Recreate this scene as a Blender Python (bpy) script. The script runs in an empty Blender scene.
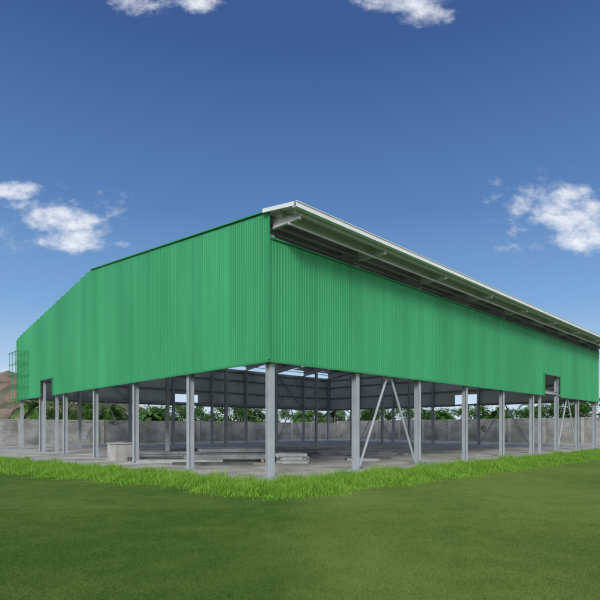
import bpy, math, random
import numpy as np
from mathutils import Vector, Matrix
random.seed(7); rng=np.random.default_rng(7)
scene=bpy.context.scene
COL=scene.collection
# ------------------------------------------------------------ materials
def nt(name):
    m=bpy.data.materials.new(name); m.use_nodes=True
    t=m.node_tree; b=t.nodes['Principled BSDF']
    return m,t,b
def N(t,typ,**k):
    n=t.nodes.new(typ)
    for a,v in k.items(): setattr(n,a,v)
    return n
def mat(name,c1,c2=None,scale=3.0,rough=.6,metal=0.0,bump=0.0,bscale=40,detail=6,stretch=None,spec=.5,lo=.35,hi=.65):
    m,t,b=nt(name)
    b.inputs['Roughness'].default_value=rough; b.inputs['Metallic'].default_value=metal
    b.inputs['Specular IOR Level'].default_value=spec
    if c2 is None: c2=tuple(x*.8 for x in c1)
    tc=N(t,'ShaderNodeTexCoord'); src=tc.outputs['Object']
    if stretch:
        mp=N(t,'ShaderNodeMapping'); mp.inputs['Scale'].default_value=stretch
        t.links.new(src,mp.inputs[0]); src2=mp.outputs[0]
    else: src2=src
    n=N(t,'ShaderNodeTexNoise'); n.inputs['Scale'].default_value=scale; n.inputs['Detail'].default_value=detail
    n.inputs['Roughness'].default_value=.6
    t.links.new(src2,n.inputs['Vector'])
    r=N(t,'ShaderNodeValToRGB'); r.color_ramp.elements[0].position=lo; r.color_ramp.elements[1].position=hi
    r.color_ramp.elements[0].color=(*c1,1); r.color_ramp.elements[1].color=(*c2,1)
    t.links.new(n.outputs['Fac'],r.inputs[0]); t.links.new(r.outputs[0],b.inputs['Base Color'])
    if bump:
        n2=N(t,'ShaderNodeTexNoise'); n2.inputs['Scale'].default_value=bscale; n2.inputs['Detail'].default_value=4
        t.links.new(src,n2.inputs['Vector'])
        bp=N(t,'ShaderNodeBump'); bp.inputs['Strength'].default_value=bump; bp.inputs['Distance'].default_value=.02
        t.links.new(n2.outputs['Fac'],bp.inputs['Height']); t.links.new(bp.outputs[0],b.inputs['Normal'])
    return m
def greenmat():
    m=mat('green_painted_sheet',(.030,.275,.105),(.044,.330,.138),scale=.35,rough=.5,stretch=(1,1,.25),spec=.3,bump=.04,bscale=1.5)
    t=m.node_tree; b=t.nodes['Principled BSDF']
    src=b.inputs['Base Color'].links[0].from_socket
    tc=N(t,'ShaderNodeTexCoord'); sp=N(t,'ShaderNodeSeparateXYZ'); t.links.new(tc.outputs['Object'],sp.inputs[0])
    ad=N(t,'ShaderNodeMath',operation='ADD'); t.links.new(sp.outputs['X'],ad.inputs[0]); t.links.new(sp.outputs['Y'],ad.inputs[1])
    dv=N(t,'ShaderNodeMath',operation='MULTIPLY'); dv.inputs[1].default_value=1/.9; t.links.new(ad.outputs[0],dv.inputs[0])
    fl=N(t,'ShaderNodeMath',operation='FLOOR'); t.links.new(dv.outputs[0],fl.inputs[0])
    wn=N(t,'ShaderNodeTexWhiteNoise',noise_dimensions='1D'); t.links.new(fl.outputs[0],wn.inputs['W'])
    mr=N(t,'ShaderNodeMapRange'); mr.inputs['To Min'].default_value=.93; mr.inputs['To Max'].default_value=1.06; t.links.new(wn.outputs['Value'],mr.inputs['Value'])
    n=N(t,'ShaderNodeTexNoise'); n.inputs['Scale'].default_value=7; n.inputs['Detail'].default_value=5
    mp=N(t,'ShaderNodeMapping'); mp.inputs['Scale'].default_value=(1,1,.03); t.links.new(tc.outputs['Object'],mp.inputs[0]); t.links.new(mp.outputs[0],n.inputs['Vector'])
    mr2=N(t,'ShaderNodeMapRange'); mr2.inputs['From Min'].default_value=.3; mr2.inputs['From Max'].default_value=.7; mr2.inputs['To Min'].default_value=.92; mr2.inputs['To Max'].default_value=1.06; t.links.new(n.outputs['Fac'],mr2.inputs['Value'])
    mu=N(t,'ShaderNodeMath',operation='MULTIPLY'); t.links.new(mr.outputs[0],mu.inputs[0]); t.links.new(mr2.outputs[0],mu.inputs[1])
    vs=N(t,'ShaderNodeVectorMath',operation='SCALE'); t.links.new(src,vs.inputs[0]); t.links.new(mu.outputs[0],vs.inputs['Scale'])
    t.links.new(vs.outputs[0],b.inputs['Base Color'])
    return m
M_green=greenmat()
M_trim=mat('green_trim',(.025,.24,.085),(.03,.27,.095),rough=.5)
M_liner=mat('grey_liner',(.42,.45,.45),(.56,.58,.58),scale=.5,rough=.6)
M_roof=mat('grey_roof_sheet',(.55,.57,.58),(.48,.50,.50),scale=.7,rough=.45)
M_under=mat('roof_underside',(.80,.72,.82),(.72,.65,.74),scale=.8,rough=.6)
M_gapshade=mat('painted_gap_shade',(.16,.16,.17),(.22,.22,.23),scale=.8,rough=.8)  # dark grey painted in as the shade seen through the eave gap
M_white=mat('white_gutter',(.76,.78,.80),(.66,.69,.72),scale=1.5,rough=.35)
M_steel=mat('grey_painted_steel',(.37,.41,.45),(.30,.335,.37),scale=1.2,rough=.42)
M_steel2=mat('dull_grey_steel',(.22,.24,.25),(.13,.14,.15),scale=2,rough=.55)
M_dark=mat('dark_steel',(.10,.105,.11),(.06,.065,.07),scale=2,rough=.6)
M_light=mat('light_grey_steel',(.36,.38,.39),(.24,.26,.27),scale=2,rough=.5)
M_conc=mat('concrete_floor',(.54,.53,.49),(.25,.245,.22),scale=.55,rough=.9,bump=.2,bscale=15,detail=9)
M_block=mat('concrete_block',(.42,.42,.41),(.30,.30,.29),scale=1.5,rough=.95,bump=.3,bscale=20)
M_wood=mat('timber',(.20,.17,.14),(.28,.25,.21),scale=6,rough=.8,stretch=(1,8,8))
M_bark=mat('bark',(.13,.10,.07),(.22,.18,.13),scale=8,rough=.9,bump=.4)
M_fillsheet,t,b=nt('translucent_sheet'); b.inputs['Base Color'].default_value=(.8,.84,.85,1); b.inputs['Roughness'].default_value=.5
tl=N(t,'ShaderNodeBsdfTranslucent'); tl.inputs[0].default_value=(.85,.9,.92,1); mxs=N(t,'ShaderNodeMixShader'); mxs.inputs[0].default_value=.75
t.links.new(b.outputs[0],mxs.inputs[1]); t.links.new(tl.outputs[0],mxs.inputs[2]); t.links.new(mxs.outputs[0],t.nodes['Material Output'].inputs[0])
def leafmat(name,a,b_,tr=.25):
    m,t,b=nt(name)
    b.inputs['Roughness'].default_value=.55; b.inputs['Specular IOR Level'].default_value=.3
    at=N(t,'ShaderNodeAttribute',attribute_name='rnd')
    tc=N(t,'ShaderNodeTexCoord'); n=N(t,'ShaderNodeTexNoise'); n.inputs['Scale'].default_value=.8; n.inputs['Detail'].default_value=5
    t.links.new(tc.outputs['Object'],n.inputs['Vector'])
    ad=N(t,'ShaderNodeMath',operation='ADD'); t.links.new(at.outputs['Fac'],ad.inputs[0]); t.links.new(n.outputs['Fac'],ad.inputs[1])
    mu=N(t,'ShaderNodeMath',operation='MULTIPLY'); mu.inputs[1].default_value=.5; t.links.new(ad.outputs[0],mu.inputs[0])
    r=N(t,'ShaderNodeValToRGB'); r.color_ramp.elements[0].position=.2; r.color_ramp.elements[1].position=.8
    r.color_ramp.elements[0].color=(*a,1); r.color_ramp.elements[1].color=(*b_,1)
    t.links.new(mu.outputs[0],r.inputs[0]); t.links.new(r.outputs[0],b.inputs['Base Color'])
    tl=N(t,'ShaderNodeBsdfTranslucent'); t.links.new(r.outputs[0],tl.inputs[0])
    mx=N(t,'ShaderNodeMixShader'); mx.inputs[0].default_value=tr
    t.links.new(b.outputs[0],mx.inputs[1]); t.links.new(tl.outputs[0],mx.inputs[2])
    t.links.new(mx.outputs[0],t.nodes['Material Output'].inputs[0])
    return m
M_tall=leafmat('tall_grass_blades',(.09,.25,.02),(.29,.50,.06))
M_leaf=leafmat('broad_leaves',(.03,.095,.02),(.09,.20,.035))
M_palm=leafmat('palm_leaves',(.045,.135,.025),(.12,.26,.05))
# ------------------------------------------------------------ mesh helpers
class MB:
    def __init__(s): s.v=[]; s.f=[]
    def quadbox(s,P):
        b=len(s.v); s.v+= [tuple(p) for p in P]
        for f in ((3,2,1,0),(4,5,6,7),(0,1,5,4),(1,2,6,5),(2,3,7,6),(3,0,4,7)): s.f.append(tuple(b+i for i in f))
    def box(s,c,d):
        x,y,z=c; a,b_,h=d[0]/2,d[1]/2,d[2]/2
        s.quadbox([(x-a,y-b_,z-h),(x+a,y-b_,z-h),(x+a,y+b_,z-h),(x-a,y+b_,z-h),(x-a,y-b_,z+h),(x+a,y-b_,z+h),(x+a,y+b_,z+h),(x-a,y+b_,z+h)])
    def bar(s,p0,p1,w,h,up=(0,0,1),ow=0,oh=0,oh1=None,h1=None):
        p0=Vector(p0); p1=Vector(p1); d=(p1-p0).normalized(); up=Vector(up)
        sd=d.cross(up).normalized(); u=sd.cross(d).normalized()
        if oh1 is None: oh1=oh
        if h1 is None: h1=h
        def rect(p,o,hh):
            c=p+sd*ow+u*o
            return [c-sd*w/2-u*hh/2,c+sd*w/2-u*hh/2,c+sd*w/2+u*hh/2,c-sd*w/2+u*hh/2]
        s.quadbox(rect(p0,oh,h)+rect(p1,oh1,h1))
    def ibeam(s,p0,p1,h=.3,w=.2,tf=.016,tw=.012,up=(0,0,1),h1=None):
        if h1 is None: h1=h
        s.bar(p0,p1,w,tf,up,0,h/2-tf/2,h1/2-tf/2)
        s.bar(p0,p1,w,tf,up,0,-h/2+tf/2,-h1/2+tf/2)
        s.bar(p0,p1,tw,h-2*tf,up,0,0,0,h1-2*tf)
    def tube(s,pts,rad,n=8,cap=True):
        b=len(s.v); L=len(pts)
        for i,p in enumerate(pts):
            p=Vector(p); q=Vector(pts[min(i+1,L-1)])-Vector(pts[max(i-1,0)]); q.normalize()
            a=q.orthogonal().normalized() if abs(q.z)<.9 else q.cross(Vector((0,1,0))).normalized()
            c=q.cross(a)
            for k in range(n):
                t=2*math.pi*k/n; s.v.append(tuple(p+(a*math.cos(t)+c*math.sin(t))*rad[i]))
        for i in range(L-1):
            for k in range(n):
                s.f.append((b+i*n+k,b+i*n+(k+1)%n,b+(i+1)*n+(k+1)%n,b+(i+1)*n+k))
        if cap:
            s.f.append(tuple(b+k for k in range(n))[::-1]); s.f.append(tuple(b+(L-1)*n+k for k in range(n)))
def mkobj(name,mb,material,parent=None,loc=None,smooth=False,fix=True,**props):
    me=bpy.data.meshes.new(name)
    V=mb.v
    if loc is not None: V=[(v[0]-loc[0],v[1]-loc[1],v[2]-loc[2]) for v in V]
    me.from_pydata(V,[],mb.f); me.validate()
    if fix:
        import bmesh
        bm=bmesh.new(); bm.from_mesh(me); bmesh.ops.recalc_face_normals(bm,faces=bm.faces); bm.to_mesh(me); bm.free()
    me.materials.append(material)
    if smooth: me.polygons.foreach_set('use_smooth',[True]*len(me.polygons))
    o=bpy.data.objects.new(name,me); COL.objects.link(o)
    if loc is not None: o.location=loc
    if parent: o.parent=parent
    for k,v in props.items(): o[k]=v
    return o
def empty(name,loc,rz=0,**props):
    o=bpy.data.objects.new(name,None); COL.objects.link(o); o.location=loc; o.rotation_euler=(0,0,rz); o.empty_display_size=.5
    for k,v in props.items(): o[k]=v
    return o
# ------------------------------------------------------------ building frame of reference
C0=(-1.03,16.65); ANG=math.radians(43.5); ca,sa=math.cos(ANG),math.sin(ANG)
def W(x,y,z=0): return (C0[0]+ca*x-sa*y, C0[1]+sa*x+ca*y, z)
def toL(X,Y):
    dx=X-C0[0]; dy=Y-C0[1]; return ca*dx+sa*dy, -sa*dx+ca*dy
LX,LY=36.4,31.4; BX,BY=LX/8,LY/6; RID=LY/2
def zr(y): return 9.05+.1137*(RID-abs(y-RID)) if y>=0 else 9.05+.175*y
B=empty('steel_building',(C0[0],C0[1],0),ANG,label='green corrugated steel warehouse, open below, on grey columns',category='building')
def column(x,y,h,flip,w=.20,d=.25):
    mb=MB(); up=(1,0,0) if flip else (0,1,0)
    mb.ibeam((x,y,.03),(x,y,h),h=d,w=w,up=up,tf=.018,tw=.014)
    mb.box((x,y,.016),(.38,.38,.025))
    for a in(-1,1):
        for c in(-1,1): mb.box((x+a*.15,y+c*.15,.045),(.03,.03,.034))
    return mkobj('column',mb,M_steel,B,(x,y,0))
for i in range(9):
    column(i*BX,0,zr(0)-.72,False)
    column(i*BX,LY,zr(LY)-.72,False)
for j in range(1,6):
    column(0,j*BY,zr(j*BY)-.72,True)
    column(LX,j*BY,zr(j*BY)-.72,True)
for i in range(1,8):
    mb=MB(); mb.ibeam((i*BX,RID,.03),(i*BX,RID,zr(RID)-.9),h=.2,w=.18,up=(0,1,0)); mb.box((i*BX,RID,.016),(.34,.34,.025)); mkobj('column',mb,M_steel,B,(i*BX,RID,0))
def post(x,y,h,name='door_post'):
    mb=MB(); mb.bar((x,y,0),(x,y,h),.16,.16,up=(0,1,0)); mb.box((x,y,.012),(.26,.26,.02))
    mkobj(name,mb,M_steel,B,(x,y,0))
post(24.1,0,5.4); post(0,22.6,5.1); post(0,25.4,5.1)
M_brk=mat('light_painted_steel',(.58,.57,.60),(.50,.49,.52),scale=1.2,rough=.42)
for i in range(9):
    x=i*BX
    for s in (0,1):
        mb=MB(); ya,yb=(0,RID) if s==0 else (LY,RID)
        mb.ibeam((x,ya,zr(ya)-.5),(x,yb,zr(yb)-.44),h=.62,w=.2,h1=.42)
        mkobj('rafter',mb,M_steel,B,(x,ya,zr(ya)))
    mb=MB(); mb.ibeam((x,-.16,zr(-.16)-.36),(x,-1.52,zr(-1.52)-.28),h=.34,w=.12,h1=.12,tf=.012,tw=.01)
    mkobj('roof_bracket',mb,M_brk,B,(x,-.16,zr(0)))
ys=[-1.45,-.75]+[.9+1.45*k for k in range(21)]
for y in ys:
    if y>LY-.1: continue
    if abs(y-RID)<.15: y+=.25
    z=zr(y)-.115
    mb=MB(); mb.bar((-.2,y,z),(LX+.2,y,z),.012,.17); mb.bar((-.2,y,z),(LX+.2,y,z),.07,.012,ow=.042,oh=.078); mb.bar((-.2,y,z),(LX+.2,y,z),.07,.012,ow=-.042,oh=-.078)
    mkobj('purlin',mb,M_brk if y<0 else M_steel,B,(0,y,z))
for (y,dz,r_) in ((-1.05,-.46,.04),):
    z=zr(y)+dz
    mb=MB(); mb.tube([(-.1,y,z),(LX+.1,y,z)],[r_,r_],8); mkobj('eave_rail',mb,M_brk,B,(0,y,z))
for z in (4.12,5.6,7.0,7.95):
    for yy in (-.19,LY+.19):
        mb=MB()
        if z<5 and yy<0:
            mb.bar((-.2,yy,z),(24.1,yy,z),.07,.16); mb.bar((27.3,yy,z),(LX+.2,yy,z),.07,.16)
        else: mb.bar((-.2,yy,z),(LX+.2,yy,z),.07,.16)
        mkobj('girt',mb,M_steel2,B,(0,yy,z))
    for xx in (-.19,LX+.19):
        mb=MB()
        if z<5 and xx<0:
            mb.bar((xx,-.1,z),(xx,22.6,z),.07,.16); mb.bar((xx,25.4,z),(xx,LY+.1,z),.07,.16)
        else: mb.bar((xx,-.1,z),(xx,LY+.1,z),.07,.16)
        mkobj('girt',mb,M_steel2,B,(xx,0,z))
for y in (0,LY):
    mb=MB(); mb.ibeam((0.16,y,4.25),(LX-.16,y,4.25),h=.22,w=.14); mkobj('tie_beam',mb,M_steel,B,(0,y,4.25))
    mb=MB(); mb.tube([(0.16,y,8.72),(LX-.16,y,8.72)],[.04,.04],8); mkobj('tie_beam',mb,M_steel,B,(0,y,8.72))
mb=MB(); mb.ibeam((0.16,RID,zr(RID)-.9),(LX-.16,RID,zr(RID)-.9),h=.22,w=.14); mkobj('tie_beam',mb,M_steel,B,(0,RID,zr(RID)-.9))
for y in (7.85,23.5):
    mb=MB(); mb.tube([(.1,y,zr(y)-.9),(LX-.1,y,zr(y)-.9)],[.05,.05],8); mkobj('tie_beam',mb,M_steel,B,(0,y,zr(y)-.9))
def brace(a,b,r=.055):
    mb=MB(); mb.tube([a,b],[r,r],8); mkobj('diagonal_brace',mb,M_steel,B,a)
for x0 in (BX,6*BX):
    for y in (0,LY):
        m=x0+BX/2
        brace((x0+.25,y,.15),(m-.06,y,4.12)); brace((x0+BX-.25,y,.15),(m+.06,y,4.12))
        if y: brace((x0+.2,y,4.4),(x0+BX-.2,y,8.2)); brace((x0+BX-.2,y+.13,4.4),(x0+.2,y+.13,8.2))
for (ya,yb,yc) in ((BY+.2,1.5*BY,2*BY-.2),(4*BY+.2,4.5*BY,5*BY-.2)):
    brace((LX,ya,.15),(LX,yb-.05,4.1)); brace((LX,yc,.15),(LX,yb+.05,4.1))
for x0 in (0,3*BX,6*BX):
    for k in range(6):
        y0,y1=k*BY,(k+1)*BY
        for (a,b_) in (((x0,y0),(x0+BX,y1)),((x0+BX,y0),(x0,y1))):
            mb=MB(); mb.tube([(a[0],a[1],zr(a[1])-.34),(b_[0],b_[1],zr(b_[1])-.34)],[.02,.02],5); mkobj('roof_bracing_rod',mb,M_steel,B,(a[0],a[1],8))
def cladding(name,axis,plane,out,a0,a1,top,notch,material,zbot=4.0,inset=0.0):
    pitch=.13; prof=[(0,0),(.052,0),(.067,.011),(.103,.011),(.118,0)]
    pts=[]; n=int((a1-a0)/pitch)+1
    for k in range(n):
        for u,d in prof:
            a=a0+k*pitch+u
            if a<=a1: pts.append((a,d))
    pts.append((a1,0))
    mb=MB()
    for (p,d0),(q,d1) in zip(pts,pts[1:]):
        if q-p<1e-5: continue
        mid=(p+q)/2; zb=zbot
        for n0,n1,zt in notch:
            if n0<mid<n1: zb=zt
        b=len(mb.v)
        for (a,d) in ((p,d0),(q,d1)):
            off=plane+out*(d-inset)
            for z in (zb,top(a,mid)):
                mb.v.append((off,a,z) if axis=='x' else (a,off,z))
        mb.f.append((b,b+2,b+3,b+1))
    return mkobj(name,mb,material,B,None,fix=False)
STEP=.9
def gtop(a,mid):
    if mid<RID: return zr(max(a,0))-.03
    return zr(RID+math.floor((mid-RID)/STEP)*STEP)-.02
gtop2=lambda a,mid: zr(min(max(a,0),LY))-.03
wt=lambda a,m:8.12
nl=[(22.6,25.4,5.15)]; nr=[(24.2,27.3,5.45)]
for nm,mt,ins in (('wall_cladding',M_green,0),('wall_liner',M_liner,.006)):
    cladding(nm,'x',-.24,-1,-.27,LY+.27,gtop,nl,mt,inset=ins)
    cladding(nm,'y',-.24,-1,-.27,LX+.27,wt,nr,mt,inset=ins)
    cladding(nm,'x',LX+.24,1,-.27,LY+.27,gtop2,[(10.6,13.2,5.2)],mt,inset=ins)
    cladding(nm,'y',LY+.24,1,-.27,LX+.27,lambda a,m:8.3,[(13.8,16.6,5.2)],mt,inset=ins)
def trim(name,a,b,w,h,m=M_trim,up=(0,0,1)):
    mb=MB(); mb.bar(a,b,w,h,up); return mkobj(name,mb,m,B,a)
trim('bottom_trim',(-.29,-.3,3.97),(-.29,22.55,3.97),.05,.07); trim('bottom_trim',(-.29,25.45,3.97),(-.29,LY+.3,3.97),.05,.07)
trim('bottom_trim',(-.25,-.29,3.97),(24.15,-.29,3.97),.05,.07); trim('bottom_trim',(27.35,-.29,3.97),(LX+.3,-.29,3.97),.05,.07)
mb=MB(); mb.bar((-.285,-.285,4.02),(-.285,-.285,8.16),.07,.07,up=(0,1,0)); mkobj('corner_trim',mb,M_green,B,(-.285,-.285,4.02))
mb=MB(); mb.bar((-.275,-.275,8.16),(-.275,-.275,8.98),.05,.05,up=(0,1,0)); mkobj('corner_trim',mb,M_green,B,(-.275,-.275,8.16))
mb=MB(); mb.bar((-.285,LY+.285,4.02),(-.285,LY+.285,8.9),.07,.07,up=(0,1,0)); mkobj('corner_trim',mb,M_trim,B,(-.285,LY+.285,4.02))
trim('top_trim',(-.2,-.29,8.14),(LX+.3,-.29,8.14),.05,.05,M_green)
for (a,zt) in ((24.2,5.45),(27.3,5.45)):
    trim('door_trim',(a,-.285,4.0),(a,-.285,zt),.06,.07,up=(0,1,0))
trim('door_trim',(24.15,-.29,5.45),(27.35,-.29,5.45),.06,.08)
for (a,zt) in ((22.6,5.15),(25.4,5.15)):
    trim('door_trim',(-.285,a,4.0),(-.285,a,zt),.07,.06,up=(0,1,0))
trim('door_trim',(-.29,22.55,5.15),(-.29,25.45,5.15),.06,.08)
trim('rake_trim',(-.29,-.27,zr(0)-.02),(-.29,RID,zr(RID)-.0),.06,.04,M_green)
def roofsheet(name,y0,y1,dz,ma,x0,x1):
    pitch=.30; prof=[(0,0),(.04,.03),(.08,.03),(.12,0)]
    mb=MB(); xs=[]; k=0
    while x0+k*pitch<x1-.01:
        for u,d in prof:
            if x0+k*pitch+u<x1: xs.append((x0+k*pitch+u,d))
        k+=1
    xs.append((x1,0))
    for (x,d) in xs:
        mb.v.append((x,y0,zr(y0)+d+dz)); mb.v.append((x,y1,zr(y1)+d+dz))
    for i in range(len(xs)-1): mb.f.append((2*i,2*i+2,2*i+3,2*i+1))
    return mkobj(name,mb,ma,B,None,fix=False)
X0=-.26; RL=6.2
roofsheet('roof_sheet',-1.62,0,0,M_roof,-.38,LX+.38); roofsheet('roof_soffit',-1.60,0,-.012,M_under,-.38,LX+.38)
roofsheet('roof_sheet',0,RL,0,M_roof,X0,LX+.38); roofsheet('roof_shade_sheet',0,RL,-.012,M_gapshade,X0,LX+.38)  # dark lower sheet stands in for shade above the wall top
for (a,b) in ((RL,RID),(RID,LY+.35)):
    xs0=X0 if a<RID else -.22
    edges=[xs0]
    for i in range(8): edges+=[i*BX+1.4,i*BX+3.1]
    edges.append(LX+.38)
    for k in range(len(edges)-1):
        if k%2==0:
            roofsheet('roof_sheet',a,b,0,M_roof,edges[k],edges[k+1]); roofsheet('roof_soffit',a,b,-.012,M_under,edges[k],edges[k+1])
        else: roofsheet('roof_fill_panel',a,b,-.002,M_fillsheet,edges[k],edges[k+1])  # translucent strips added to the roof to brighten the interior
mb=MB(); zg=zr(-1.66)-.03
mb.bar((-.4,-1.66,zg-.07),(LX+.4,-1.66,zg-.07),.14,.012); mb.bar((-.4,-1.735,zg),(LX+.4,-1.735,zg),.012,.155); mb.bar((-.4,-1.585,zg-.03),(LX+.4,-1.585,zg-.03),.012,.09)
mb.bar((-.4,-1.75,zg+.085),(LX+.4,-1.75,zg+.085),.05,.02)
mkobj('gutter',mb,M_white,B,(0,-1.66,zg))
trim('verge_trim',(-.40,-1.64,zr(-1.64)+.0),(-.40,-.1,zr(-.1)+.0),.04,.13,M_white)
trim('verge_trim',(LX+.40,-1.64,zr(-1.64)+.0),(LX+.40,-.1,zr(-.1)+.0),.04,.13,M_white)
mb=MB(); mb.bar((-.2,RID-.15,zr(RID)+.045),(LX+.38,RID-.15,zr(RID)+.045),.34,.012); mb.bar((-.2,RID+.19,zr(RID)+.05),(LX+.38,RID+.19,zr(RID)+.05),.30,.012)
mkobj('ridge_cap',mb,M_roof,B,(0,RID,zr(RID)))
mb=MB()
for x in (-.36,-.95):
    for y in (28.4,29.3,30.2,31.1): mb.tube([(x,y,3.9),(x,y,7.7)],[.018,.018],6)
    for z in (3.95,4.9,5.8,6.7,7.6): mb.tube([(x-.02,28.2,z),(x-.02,31.3,z)],[.014,.014],6)
for y in (28.45,29.35,30.25,31.15):
    for z in (3.98,4.93,5.83,6.73,7.63): mb.tube([(-.3,y,z),(-1.05,y,z)],[.014,.014],6)
mkobj('scaffold_cage',mb,M_trim,B,(-.6,29.7,3.9))
# ------------------------------------------------------------ ground
def xi(l): return .75+.19*np.maximum(l,0)
def xo(l): return 2.9+.30*np.maximum(l,0)
def yi(l): return .75+.03*np.maximum(l,0)
def yo(l): return 3.5+.03*np.maximum(l,0)
mb=MB(); 
mb.v=[(-1500,-300,-.12),(1500,-300,-.12),(1500,2500,-.12),(-1500,2500,-.12)]; mb.f=[(0,1,2,3)]
m,t,b=nt('lawn_ground'); b.inputs['Roughness'].default_value=.95; b.inputs['Specular IOR Level'].default_value=.1
def lawnramp(t,dark,light,mottle):
    tc=N(t,'ShaderNodeNewGeometry')
    n=N(t,'ShaderNodeTexNoise'); n.inputs['Scale'].default_value=.22; n.inputs['Detail'].default_value=3
    t.links.new(tc.outputs['Position'],n.inputs['Vector'])
    sp=N(t,'ShaderNodeSeparateXYZ'); t.links.new(tc.outputs['Position'],sp.inputs[0])
    mr=N(t,'ShaderNodeMapRange',interpolation_type='SMOOTHSTEP'); mr.inputs['From Min'].default_value=-.9; mr.inputs['From Max'].default_value=1.1; mr.inputs['To Min'].default_value=-.15; mr.inputs['To Max'].default_value=.17
    t.links.new(sp.outputs['X'],mr.inputs['Value'])
    a=N(t,'ShaderNodeMath',operation='ADD'); t.links.new(n.outputs['Fac'],a.inputs[0]); t.links.new(mr.outputs[0],a.inputs[1])
    n2=N(t,'ShaderNodeTexNoise'); n2.inputs['Scale'].default_value=2.0; n2.inputs['Detail'].default_value=5; n2.inputs['Roughness'].default_value=.55
    t.links.new(tc.outputs['Position'],n2.inputs['Vector'])
    s=N(t,'ShaderNodeMath',operation='MULTIPLY_ADD'); s.inputs[1].default_value=mottle; s.inputs[2].default_value=-mottle/2
    t.links.new(n2.outputs['Fac'],s.inputs[0])
    a2=N(t,'ShaderNodeMath',operation='ADD'); t.links.new(a.outputs[0],a2.inputs[0]); t.links.new(s.outputs[0],a2.inputs[1])
    r=N(t,'ShaderNodeValToRGB'); r.color_ramp.elements[0].position=.25; r.color_ramp.elements[1].position=.78
    r.color_ramp.elements[0].color=(*dark,1); r.color_ramp.elements[1].color=(*light,1)
    t.links.new(a2.outputs[0],r.inputs[0])
    return r
DK,LT=(.092,.185,.032),(.200,.285,.066)
r=lawnramp(t,tuple(x*.75 for x in DK),tuple(x*.8 for x in LT),.6); t.links.new(r.outputs[0],b.inputs['Base Color'])
mkobj('ground',mb,m,kind='structure',fix=False)
M_lawn,t,b=nt('lawn_blades'); b.inputs['Roughness'].default_value=.65; b.inputs['Specular IOR Level'].default_value=.15
r=lawnramp(t,DK,LT,.6)
at=N(t,'ShaderNodeAttribute',attribute_name='rnd'); mr=N(t,'ShaderNodeMapRange'); mr.inputs['To Min'].default_value=.84; mr.inputs['To Max'].default_value=1.15
t.links.new(at.outputs['Fac'],mr.inputs['Value']); vm=N(t,'ShaderNodeVectorMath',operation='SCALE'); t.links.new(r.outputs[0],vm.inputs[0]); t.links.new(mr.outputs[0],vm.inputs['Scale'])
t.links.new(vm.outputs[0],b.inputs['Base Color'])
tl=N(t,'ShaderNodeBsdfTranslucent'); t.links.new(vm.outputs[0],tl.inputs[0]); mxs=N(t,'ShaderNodeMixShader'); mxs.inputs[0].default_value=.35
t.links.new(b.outputs[0],mxs.inputs[1]); t.links.new(tl.outputs[0],mxs.inputs[2]); t.links.new(mxs.outputs[0],t.nodes['Material Output'].inputs[0])
xsr=60
pp=[(-xi(0),-yi(0)),(xsr,-yi(xsr)),(xsr,LY+8.8),(-xi(LY+8.8),LY+8.8)]
mb=MB(); n=len(pp)
mb.v=[W(x,y,0) for x,y in pp]+[W(x,y,-.14) for x,y in pp]
mb.f=[tuple(range(n))]+[(i,i+n,(i+1)%n+n,(i+1)%n) for i in range(n)]
mkobj('pavement',mb,M_conc,kind='structure')
def blades(name,P,h,w,lean,material,seg2,**props):
    n=len(P); yaw=rng.uniform(0,2*np.pi,n); d=np.stack([np.cos(yaw),np.sin(yaw),np.zeros(n)],1)
    la=rng.uniform(0,2*np.pi,n); l=np.stack([np.cos(la),np.sin(la),np.zeros(n)],1)*(h*lean*rng.uniform(.2,1,n))[:,None]
    up=np.zeros((n,3)); up[:,2]=h
    hw=(w/2)[:,None]
    if seg2:
        V=np.stack([P-d*hw,P+d*hw,P+up*.55+l*.3-d*hw*.8,P+up*.55+l*.3+d*hw*.8,P+up*rng.uniform(.8,1,n)[:,None]+l],1); k=5
        T=np.array([[0,1,3],[0,3,2],[2,3,4]])
    else:
        V=np.stack([P-d*hw,P+d*hw,P+up+l],1); k=3; T=np.array([[0,1,2]])
    V=V.reshape(-1,3); F=(np.arange(n)[:,None,None]*k+T[None]).reshape(-1,3)
    me=bpy.data.meshes.new(name); me.vertices.add(len(V)); me.vertices.foreach_set('co',V.astype(np.float32).ravel())
    me.loops.add(F.size); me.loops.foreach_set('vertex_index',F.astype(np.int32).ravel())
    me.polygons.add(len(F)); me.polygons.foreach_set('loop_start',np.arange(0,F.size,3,dtype=np.int32)); 
    me.update(calc_edges=True)
    a=me.attributes.new('rnd','FLOAT','POINT'); a.data.foreach_set('value',np.repeat(rng.uniform(0,1,n),k).astype(np.float32))
    me.materials.append(material); o=bpy.data.objects.new(name,me); COL.objects.link(o)
    for kk,v in props.items(): o[kk]=v
    return o
def wob(a): return .22*np.sin(a*1.7)+.15*np.sin(a*4.1+1)+.08*np.sin(a*9.3+2)
Q=rng.uniform([-22,-8],[58,42],(2700000,2))
jit=-np.abs(rng.normal(0,.25,len(Q)))
ins=(Q[:,0]>-xi(Q[:,1])+wob(Q[:,1])*.35)&(Q[:,1]>-yi(Q[:,0])+wob(Q[:,0])*.35)
dx_=Q[:,0]+xo(Q[:,1])-wob(Q[:,1]); dy_=Q[:,1]+yo(Q[:,0])-wob(Q[:,0])
rc=2.3+.4*wob(Q[:,0])-np.hypot(Q[:,0]+1.2,Q[:,1]+1.2)
dist=np.minimum(dx_,dy_); corner=(Q[:,0]<-1.2)&(Q[:,1]<-1.2); dist=np.where(corner,np.minimum(dist,rc),dist)
sel=(~ins)&(dist>jit)
S=Q[sel]; ds=dist[sel]
cl=.5+.5*np.sin(S[:,0]*2.3+np.sin(S[:,1]*1.9))*np.sin(S[:,1]*2.7+1+np.sin(S[:,0]*1.3))
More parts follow.
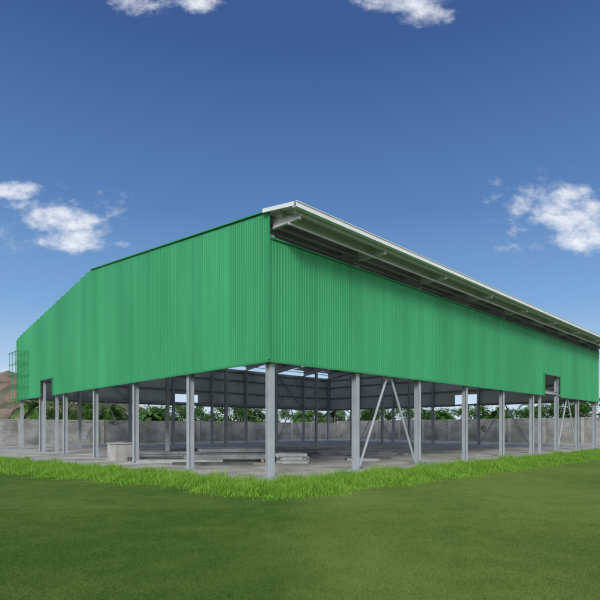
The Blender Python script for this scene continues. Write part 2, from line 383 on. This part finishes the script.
hh=(.20+.21*cl)*rng.uniform(.5,1.2,len(S))*np.clip(.5+ds/.8,.2,1)
P=np.stack([C0[0]+ca*S[:,0]-sa*S[:,1],C0[1]+sa*S[:,0]+ca*S[:,1],np.where((S[:,0]>-xi(S[:,1]))&(S[:,1]>-yi(S[:,0])),-.002,-.125)],1)
blades('tall_grass',P,hh,rng.uniform(.010,.022,len(P)),.65,M_tall,True,kind='stuff')
n=620000
Y=np.sqrt(rng.uniform(3.6**2,24**2,n)); Y=np.where(rng.uniform(0,1,n)<.5,rng.uniform(3.6,11,n),Y); X=rng.uniform(-.85,.85,n)*Y
lx,ly=toL(X,Y)
o=(lx>-xo(ly)+wob(ly)+.1)&(ly>-yo(lx)+wob(lx)+.1)
X,Y=X[~o],Y[~o]; P=np.stack([X,Y,np.full(len(X),-.122)],1)
blades('lawn_grass',P,rng.uniform(.008,.020,len(P)),rng.uniform(.005,.009,len(P))*(1+Y/14),1.5,M_lawn,False,kind='stuff')
# ------------------------------------------------------------ compound wall
def blockmat():
    m,t,b=nt('block_wall'); b.inputs['Roughness'].default_value=.95
    tc=N(t,'ShaderNodeTexCoord'); br=N(t,'ShaderNodeTexBrick'); mp=N(t,'ShaderNodeMapping'); mp.inputs['Rotation'].default_value=(math.radians(90),0,0)
    t.links.new(tc.outputs['Object'],mp.inputs[0]); t.links.new(mp.outputs[0],br.inputs['Vector'])
    br.inputs['Color1'].default_value=(.38,.39,.39,1); br.inputs['Color2'].default_value=(.30,.31,.31,1); br.inputs['Mortar'].default_value=(.42,.42,.41,1)
    br.inputs['Scale'].default_value=1; br.inputs['Brick Width'].default_value=.4; br.inputs['Row Height'].default_value=.2; br.inputs['Mortar Size'].default_value=.012
    n=N(t,'ShaderNodeTexNoise'); n.inputs['Scale'].default_value=.6; n.inputs['Detail'].default_value=8; t.links.new(tc.outputs['Object'],n.inputs['Vector'])
    mx=N(t,'ShaderNodeMix',data_type='RGBA',blend_type='MULTIPLY'); mx.inputs[0].default_value=.9
    r=N(t,'ShaderNodeValToRGB'); r.color_ramp.elements[0].position=.35; r.color_ramp.elements[0].color=(.45,.45,.42,1); r.color_ramp.elements[1].position=.65
    t.links.new(n.outputs['Fac'],r.inputs[0]); t.links.new(br.outputs[0],mx.inputs[6]); t.links.new(r.outputs[0],mx.inputs[7]); t.links.new(mx.outputs[2],b.inputs['Base Color'])
    return m
M_bw=blockmat()
def cwall(a,b,h):
    a=Vector(W(*a)); b=Vector(W(*b)); L=(b-a).length
    e=empty('compound_wall',a,math.atan2(b.y-a.y,b.x-a.x),label='long grey concrete block boundary wall with piers',category='wall',group='boundary walls around the yard')
    mb=MB(); mb.box((L/2,0,h/2-.12),(L,.18,h)); mkobj('wall_panel',mb,M_bw,e)
    mb=MB(); mb.box((L/2,0,h-.12+.04),(L,.26,.08)); mkobj('coping',mb,M_block,e)
    mb=MB()
    k=0
    while k*4<=L: mb.box((k*4,0,h/2-.12+.06),(.34,.34,h+.12)); k+=1
    mkobj('wall_piers',mb,M_block,e)
cwall((-14,LY+9),(LX+12,LY+9),2.6)
cwall((LX+12,LY+9),(LX+12,-14),2.9)
# ------------------------------------------------------------ hill
from mathutils import noise as mn
mb=MB(); nx,ny=220,60
for j in range(ny+1):
    for i in range(nx+1):
        x=-200+165*i/nx; y=120+70*j/ny
        u=(x+200)/165; v=j/ny
        hgt=23*max(0,math.cos((u-.33)*2.0))**1.0*math.sin(math.pi*min(1,v*1.0))**.6
        if u>.84: hgt*=max(0,(1-u)/.16)**.8
        hgt+=3.2*mn.fractal(Vector((x*.07,y*.07,0)),1,2,6)+1.2*abs(mn.noise(Vector((x*.4,y*.2,3))))
        if j in(0,ny) or i in (0,nx): hgt=-.5
        mb.v.append((x,y,max(hgt,-.5)))
for j in range(ny):
    for i in range(nx):
        a=j*(nx+1)+i; mb.f.append((a,a+1,a+nx+2,a+nx+1))
M_hill=mat('brown_earth',(.20,.15,.12),(.085,.09,.055),scale=.22,rough=.95,detail=14,bump=1,bscale=.8,lo=.45,hi=.6)
mkobj('hill',mb,M_hill,kind='structure')
# ------------------------------------------------------------ trees
def leafmesh(name,quads,material):
    V=[];F=[];R=[]
    for q,r in quads:
        b=len(V); V+=q; F.append(tuple(range(b,b+len(q)))); R+=[r]*len(q)
    me=bpy.data.meshes.new(name); me.from_pydata([tuple(v) for v in V],[],F)
    a=me.attributes.new('rnd','FLOAT','POINT'); a.data.foreach_set('value',R)
    me.materials.append(material); return me
def mbmesh(name,mb,material):
    me=bpy.data.meshes.new(name); me.from_pydata(mb.v,[],mb.f); me.materials.append(material); me.polygons.foreach_set('use_smooth',[True]*len(me.polygons)); return me
def palm_meshes():
    h=5.0
    mb=MB(); lean=random.uniform(-.6,.6)
    pts=[(lean*(k/6)**2,0,h*.72*k/6) for k in range(7)]; mb.tube(pts,[.2-.015*k for k in range(7)],8)
    q=[]; top=Vector(pts[-1])
    for k in range(26):
        az=k*2.4+random.uniform(-.3,.3); el=random.uniform(-.3,1.35); L=random.uniform(2.2,3.3)
        d=Vector((math.cos(az),math.sin(az),0)); p=top.copy(); sd=Vector((-d.y,d.x,0)); n=13
        dr=random.uniform(.12,.2)
        for s in range(n):
            dirv=(d*math.cos(el)+Vector((0,0,1))*math.sin(el)); p2=p+dirv*L/n; el-=dr
            w=.62*math.sin(math.pi*(s+1.2)/(n+1.5))*random.uniform(.75,1.1); r=random.random()
            for sg in(-1,1):
                tip=p2+sd*sg*w+dirv*.18-Vector((0,0,.3*w))
                q.append(([p,p2,tip],r)); q.append(([p2,p2+dirv*.06,tip+dirv*.14],r))
            p=p2
    return mbmesh('palm_trunk',mb,M_bark),leafmesh('palm_crown',q,M_palm)
def banana_meshes():
    mb=MB(); q=[]
    for s in range(4):
        bx,by=random.uniform(-1,1),random.uniform(-1,1); h=random.uniform(1.4,2.6)
        mb.tube([(bx,by,0),(bx,by,h*.5),(bx+.05,by,h)],[.16,.13,.09],8)
        for k in range(9):
            az=k*2.4+random.random(); el=random.uniform(.6,1.4); L=random.uniform(1.7,2.6); d=Vector((math.cos(az),math.sin(az),0)); sd=Vector((-d.y,d.x,0)); p=Vector((bx,by,h)); n=9; pw=.05; r=random.random()
            for i in range(n):
                dirv=d*math.cos(el)+Vector((0,0,math.sin(el))); p2=p+dirv*L/n; el-=.2+.03*i; w=.34*math.sin(math.pi*min(1,(i+1.5)/(n+.6)))+.02
                for sg in(-1,1): q.append(([p,p2,p2+sd*sg*w-Vector((0,0,w*.35)),p+sd*sg*pw-Vector((0,0,pw*.35))] if random.random()>.12 else [p,p2,p2+sd*sg*w*.7],min(1,max(0,r+random.uniform(-.15,.15)))))
                p=p2; pw=w
    return mbmesh('banana_trunk',mb,M_bark),leafmesh('banana_crown',q,M_palm)
def broad_meshes(h=5.0):
    mb=MB(); th=h*.4
    mb.tube([(0,0,0),(.05,0,th*.5),(.1,.05,th)],[h*.03,h*.022,h*.016],8)
    ends=[]
    for k in range(7):
        az=k*.9+random.random()*.5; r=h*random.uniform(.15,.36); z=h*random.uniform(.5,.88)
        mb.tube([(.1,.05,th*random.uniform(.6,1)),(r*.5*math.cos(az),r*.5*math.sin(az),(th+z)/2),(r*math.cos(az),r*math.sin(az),z)],[h*.012,h*.009,h*.004],6); ends.append((r*math.cos(az),r*math.sin(az),z))
    q=[]; cl=[]
    for ex in ends*3+[(0,0,h*.8)]*3:
        cl.append((Vector(ex)+Vector((random.gauss(0,h*.09),random.gauss(0,h*.09),random.gauss(0,h*.07))),h*random.uniform(.08,.17)))
    for c,r in cl:
        base=random.random()*.5
        for _ in range(100):
            d=Vector((random.gauss(0,1),random.gauss(0,1),random.gauss(0,1))).normalized(); p=c+d*r*random.uniform(.4,1.1)
            a=Vector((random.gauss(0,1),random.gauss(0,1),random.gauss(0,.6))).normalized(); bb=a.cross(d).normalized(); s=h*random.uniform(.014,.03)
            q.append(([p-a*s,p+bb*s*.5,p+a*s,p-bb*s*.5],base+random.random()*.5))
    return mbmesh('tree_trunk',mb,M_bark),leafmesh('tree_crown',q,M_leaf)
KP=[palm_meshes() for _ in range(4)]; KB=[broad_meshes() for _ in range(4)]; KN=[banana_meshes() for _ in range(3)]
def plant(kind,loc,s):
    nm,K,lab,cat,grp={'p':('palm_tree',KP,'short green palm with drooping fronds behind block wall','palm tree','palms behind the boundary wall'),
     'n':('banana_plant',KN,'clump of banana plants with broad leaves behind wall','banana plant','banana clumps behind the boundary wall'),
     'b':('broadleaf_tree',KB,'leafy green tree behind grey block wall','tree','leafy trees behind the boundary wall')}[kind]
    tm,cm=random.choice(K)
    e=empty(nm,loc,random.uniform(0,6.28),label=lab,category=cat,group=grp); e.scale=(s*random.uniform(.9,1.15),s*random.uniform(.9,1.15),s)
    for a,mm in (('trunk',tm),('crown',cm)):
        o=bpy.data.objects.new(a,mm); COL.objects.link(o); o.parent=e
for i in range(4,30):
    l=-4+i*1.9+random.uniform(-.6,.6)
    plant('pbnbpbbn'[i%8],W(l+1.5,LY+11.5+random.uniform(0,6),-.12),random.uniform(.85,1.3))
for i in range(24):
    l=LY+10-i*2.05+random.uniform(-.6,.6)
    plant('bpbnbbpb'[i%8],W(LX+14.5+random.uniform(0,6),l,-.12),random.uniform(.8,1.25))
# ------------------------------------------------------------ material on floor
def beam(x,y,L,rz,z=0,h=.3,w=.2,m=M_steel2,label='long grey steel beam lying on concrete floor'):
    mb=MB(); mb.ibeam((-L/2,0,h/2),(L/2,0,h/2),h=h,w=w,tf=.02,tw=.016)
    for s in(-1,1): mb.bar((s*(L/2+.01),0,.0),(s*(L/2+.01),0,h),.02,w,up=(0,1,0))
    o=mkobj('steel_beam',mb,m,label=label,category='steel beam',group='steel beams lying on the floor')
    o.location=W(x,y,z); o.rotation_euler=(0,0,ANG+math.radians(rz)); return o
spec=[(3.4,7.3,4.5,-42,.16,.3),(4.0,7.9,4.2,-38,.16,.3),(4.6,8.5,4.6,-47,.16,.3),(3.9,7.7,3.4,-34,.47,.25),(1.4,8.6,4.2,-38,.0,.2),(1.5,9.9,4.4,-52,.0,.2),(2.6,10.9,5,-15,.0,.2),(6.5,9,6,-30,.0,.2),(9,10,5,-48,.0,.2),(10,13,8,-50,.0,.25),(15,9,6,-38,.0,.2),(8,14,8,-45,0,.25),(4,15,6,-30,0,.25),(17,14,7,-45,0,.2),(12,16,6,60,0,.25),(6,19,7,-20,0,.25),(5.5,12,5,-55,0,.2),(1.6,6.2,3.4,-44,0,.15)]
for i,(x,y,L,r,z,h) in enumerate(spec):
    beam(x,y,L,r,z,h=h,w=h*.67,m=(M_steel2,M_light,M_dark)[i%3])
def angle(x,y,L,rz,m):
    mb=MB(); mb.bar((-L/2,0,.006),(L/2,0,.006),.12,.012); mb.bar((-L/2,.055,.072),(L/2,.055,.072),.012,.12)
    o=mkobj('steel_angle',mb,m,label='loose steel angle offcut lying on concrete floor',category='steel offcut',group='loose steel offcuts on the floor'); o.location=W(x,y,.003); o.rotation_euler=(0,0,ANG+math.radians(rz))
for i in range(34):
    x,y=random.uniform(2,16),random.uniform(2.6,16)
    if 2.4<x<7.8 and 3.2<y<9.6: x+=6
    angle(x,y,random.uniform(.8,3.2),random.uniform(-80,20),(M_steel2,M_dark,M_light)[i%3])
def sleeper(x,y,rz):
    mb=MB(); mb.bar((-.9,0,.078),(.9,0,.078),.16,.154)
    o=mkobj('timber_block',mb,M_wood,label='timber bearer under stacked steel beams',category='timber',group='timber bearers on the floor'); o.location=W(x,y,0); o.rotation_euler=(0,0,ANG+math.radians(rz))
    bv=o.modifiers.new('b','BEVEL'); bv.width=.012
for (x,y,r) in ((2.8,8.9,48),(5.1,6.6,48)): sleeper(x,y,r)
def tank(x,y,s=1.0):
    e=empty('concrete_tank',W(x,y,0),ANG,label='square grey concrete tank with rim beside column',category='tank')
    mb=MB(); mb.box((0,0,.42*s),(1.0*s,1.0*s,.84*s)); mb.box((0,0,.87*s),(1.1*s,1.1*s,.06*s)); mb.box((0,0,.05),(1.12*s,1.12*s,.1)); o=mkobj('tank_body',mb,M_block,e)
    mb=MB(); mb.tube([(0,0,.9*s),(0,0,.95*s)],[.32*s,.30*s],20); mkobj('lid',mb,M_steel2,e)
tank(.1,12.4,1.05)
def bundle(x,y,rz,n=5,L=3.2,rows=2,m=M_light):
    mb=MB()
    for k in range(n):
        for r_ in range(rows):
            if r_==rows-1 and random.random()<.35: continue
            mb.bar((-L/2+random.uniform(-.22,.22),k*.17+random.uniform(-.008,.008),.08+r_*.17),(L/2+random.uniform(-.22,.22),k*.17,.08+r_*.17),.15,.15)
    o=mkobj('purlin_bundle',mb,m,label='bundle of grey steel purlins stacked on floor',category='steel bundle',group='purlin bundles on the floor'); o.location=W(x,y,.01); o.rotation_euler=(0,0,ANG+math.radians(rz))
bundle(4.9,4.2,-42,6,1.2,3,M_light); bundle(6.0,6.4,-36,5,2.0,3,M_dark); bundle(8,12,-45,6,5,3,M_steel2); bundle(2.4,13.5,-40,5,4,2,M_steel2)
# ------------------------------------------------------------ world
w=bpy.data.worlds.new('World'); scene.world=w; w.use_nodes=True; t=w.node_tree; t.nodes.clear()
EL=math.radians(26); SX,SY=-.12,-1.0; az=math.atan2(SX,SY)
out=N(t,'ShaderNodeOutputWorld'); bg=N(t,'ShaderNodeBackground'); bgc=N(t,'ShaderNodeBackground')
sky=N(t,'ShaderNodeTexSky',sky_type='NISHITA'); sky.sun_disc=False; sky.sun_elevation=EL; sky.sun_rotation=az; sky.dust_density=.6; sky.ozone_density=2.5
tc=N(t,'ShaderNodeTexCoord'); sp=N(t,'ShaderNodeSeparateXYZ'); t.links.new(tc.outputs['Generated'],sp.inputs[0])
def M(op,a,b=None,c=None,clamp=False):
    n=N(t,'ShaderNodeMath',operation=op); n.use_clamp=clamp
    for i,v in enumerate((a,b,c)):
        if v is None: continue
        if isinstance(v,(int,float)): n.inputs[i].default_value=v
        else: t.links.new(v,n.inputs[i])
    return n.outputs[0]
ramp=N(t,'ShaderNodeValToRGB'); cr_=ramp.color_ramp
stops=[(0.0,(.66,.79,.90)),(.08,(.52,.70,.88)),(.22,(.22,.42,.74)),(.40,(.105,.235,.52)),(.62,(.046,.112,.325)),(1,(.03,.08,.24))]
cr_.elements[0].position=stops[0][0]; cr_.elements[0].color=(*stops[0][1],1); cr_.elements[1].position=1; cr_.elements[1].color=(*stops[-1][1],1)
for p,c in stops[1:-1]:
    el=cr_.elements.new(p); el.color=(*c,1)
t.links.new(sp.outputs['Z'],ramp.inputs[0])
ns=N(t,'ShaderNodeVectorMath',operation='SCALE'); ns.inputs['Scale'].default_value=.08; t.links.new(sky.outputs[0],ns.inputs[0])
mx=N(t,'ShaderNodeMix',data_type='RGBA'); mx.inputs[0].default_value=.85; t.links.new(ns.outputs[0],mx.inputs[6]); t.links.new(ramp.outputs[0],mx.inputs[7])
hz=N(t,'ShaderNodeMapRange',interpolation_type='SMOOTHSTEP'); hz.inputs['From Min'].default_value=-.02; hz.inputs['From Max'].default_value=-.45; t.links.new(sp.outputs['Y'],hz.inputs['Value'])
hm=N(t,'ShaderNodeMix',data_type='RGBA'); hm.inputs[7].default_value=(1.2,1.22,1.25,1); t.links.new(hz.outputs[0],hm.inputs[0]); t.links.new(mx.outputs[2],hm.inputs[6])  # white sky added behind the camera as soft frontal fill
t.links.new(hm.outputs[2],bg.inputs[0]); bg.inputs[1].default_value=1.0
yy=M('MAXIMUM',sp.outputs['Y'],.02); u=M('DIVIDE',sp.outputs['X'],yy); v=M('DIVIDE',sp.outputs['Z'],yy)
cmb=N(t,'ShaderNodeCombineXYZ'); t.links.new(u,cmb.inputs[0]); t.links.new(v,cmb.inputs[1])
def noise(scale,detail,off=0,rough=.62):
    n=N(t,'ShaderNodeTexNoise'); n.inputs['Scale'].default_value=scale; n.inputs['Detail'].default_value=detail; n.inputs['Roughness'].default_value=rough
    mp=N(t,'ShaderNodeMapping'); mp.inputs['Location'].default_value=(off,off*.7,off*.3); mp.inputs['Scale'].default_value=(1,1.5,1)
    t.links.new(cmb.outputs[0],mp.inputs[0]); t.links.new(mp.outputs[0],n.inputs['Vector']); return n.outputs['Fac']
nz=noise(12,9,3.1,.64); nz2=noise(26,8,9.7,.72)
blobs=[(14,190,30,9,1.5),(60,220,38,13,1.5),(72,240,46,12,1.2),(108,243,18,5,.8),(50,218,56,28,.5),
 (568,214,38,18,1.5),(590,236,32,20,1.4),(572,196,24,9,1.1),(520,206,18,9,.9),(562,214,56,34,.5),
 (404,2,40,11,1.25),(426,16,26,11,1.3),(145,2,32,14,1.15),(198,2,28,10,1.0),(8,371,22,8,1.0),(640,215,50,40,.8)]
dens=None
for px,py,rx,ry,st in blobs:
    cu,cv=(px-300)/484,(428-py)/484
    a=M('MULTIPLY',M('SUBTRACT',u,cu),484/rx); b_=M('MULTIPLY',M('SUBTRACT',v,cv),484/ry)
    d=M('ADD',M('MULTIPLY',a,a),M('MULTIPLY',b_,b_)); e_=M('MAXIMUM',M('MULTIPLY',M('SUBTRACT',1,M('MULTIPLY',d,.6)),st),-1.0)
    dens=e_ if dens is None else M('MAXIMUM',dens,e_)
f=M('ADD',dens,M('MULTIPLY',M('SUBTRACT',nz,.52),3.8)); f=M('ADD',f,M('MULTIPLY',M('SUBTRACT',nz2,.5),2.2))
f=M('MULTIPLY',f,M('GREATER_THAN',dens,-.95))
mr=N(t,'ShaderNodeMapRange',interpolation_type='SMOOTHSTEP'); mr.inputs['From Min'].default_value=.0; mr.inputs['From Max'].default_value=1.9; t.links.new(f,mr.inputs['Value'])
fac=M('MULTIPLY',mr.outputs[0],.97)
fac=M('MULTIPLY',fac,M('GREATER_THAN',sp.outputs['Y'],.05))
cc=N(t,'ShaderNodeValToRGB'); cc.color_ramp.elements[0].position=.35; cc.color_ramp.elements[0].color=(.58,.66,.79,1); cc.color_ramp.elements[1].position=.60; cc.color_ramp.elements[1].color=(.94,.96,1,1)
t.links.new(noise(15,6,5.3,.6),cc.inputs[0]); t.links.new(cc.outputs[0],bgc.inputs[0])
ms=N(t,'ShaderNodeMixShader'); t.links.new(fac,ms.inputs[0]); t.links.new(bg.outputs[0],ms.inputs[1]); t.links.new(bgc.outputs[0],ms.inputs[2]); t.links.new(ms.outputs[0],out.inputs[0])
# sun (veiled)
sd=bpy.data.lights.new('sun','SUN'); sd.energy=2.2; sd.angle=math.radians(14); sd.color=(1,.96,.9)
so=bpy.data.objects.new('sun',sd); COL.objects.link(so)
hn=math.hypot(SX,SY); D=Vector((SX/hn*math.cos(EL),SY/hn*math.cos(EL),math.sin(EL)))
so.rotation_euler=D.to_track_quat('Z','Y').to_euler(); so.location=(0,-20,30)
cd=bpy.data.cameras.new('camera'); cd.sensor_width=36; cd.lens=36*484/600; cd.shift_y=128/600; cd.clip_end=5000; cd.clip_start=.1
co=bpy.data.objects.new('camera',cd); COL.objects.link(co); co.location=(0,0,1.72); co.rotation_euler=(math.radians(90),0,0)
scene.camera=co
scene.view_settings.view_transform='Standard'; scene.view_settings.look='None'; scene.view_settings.exposure=0
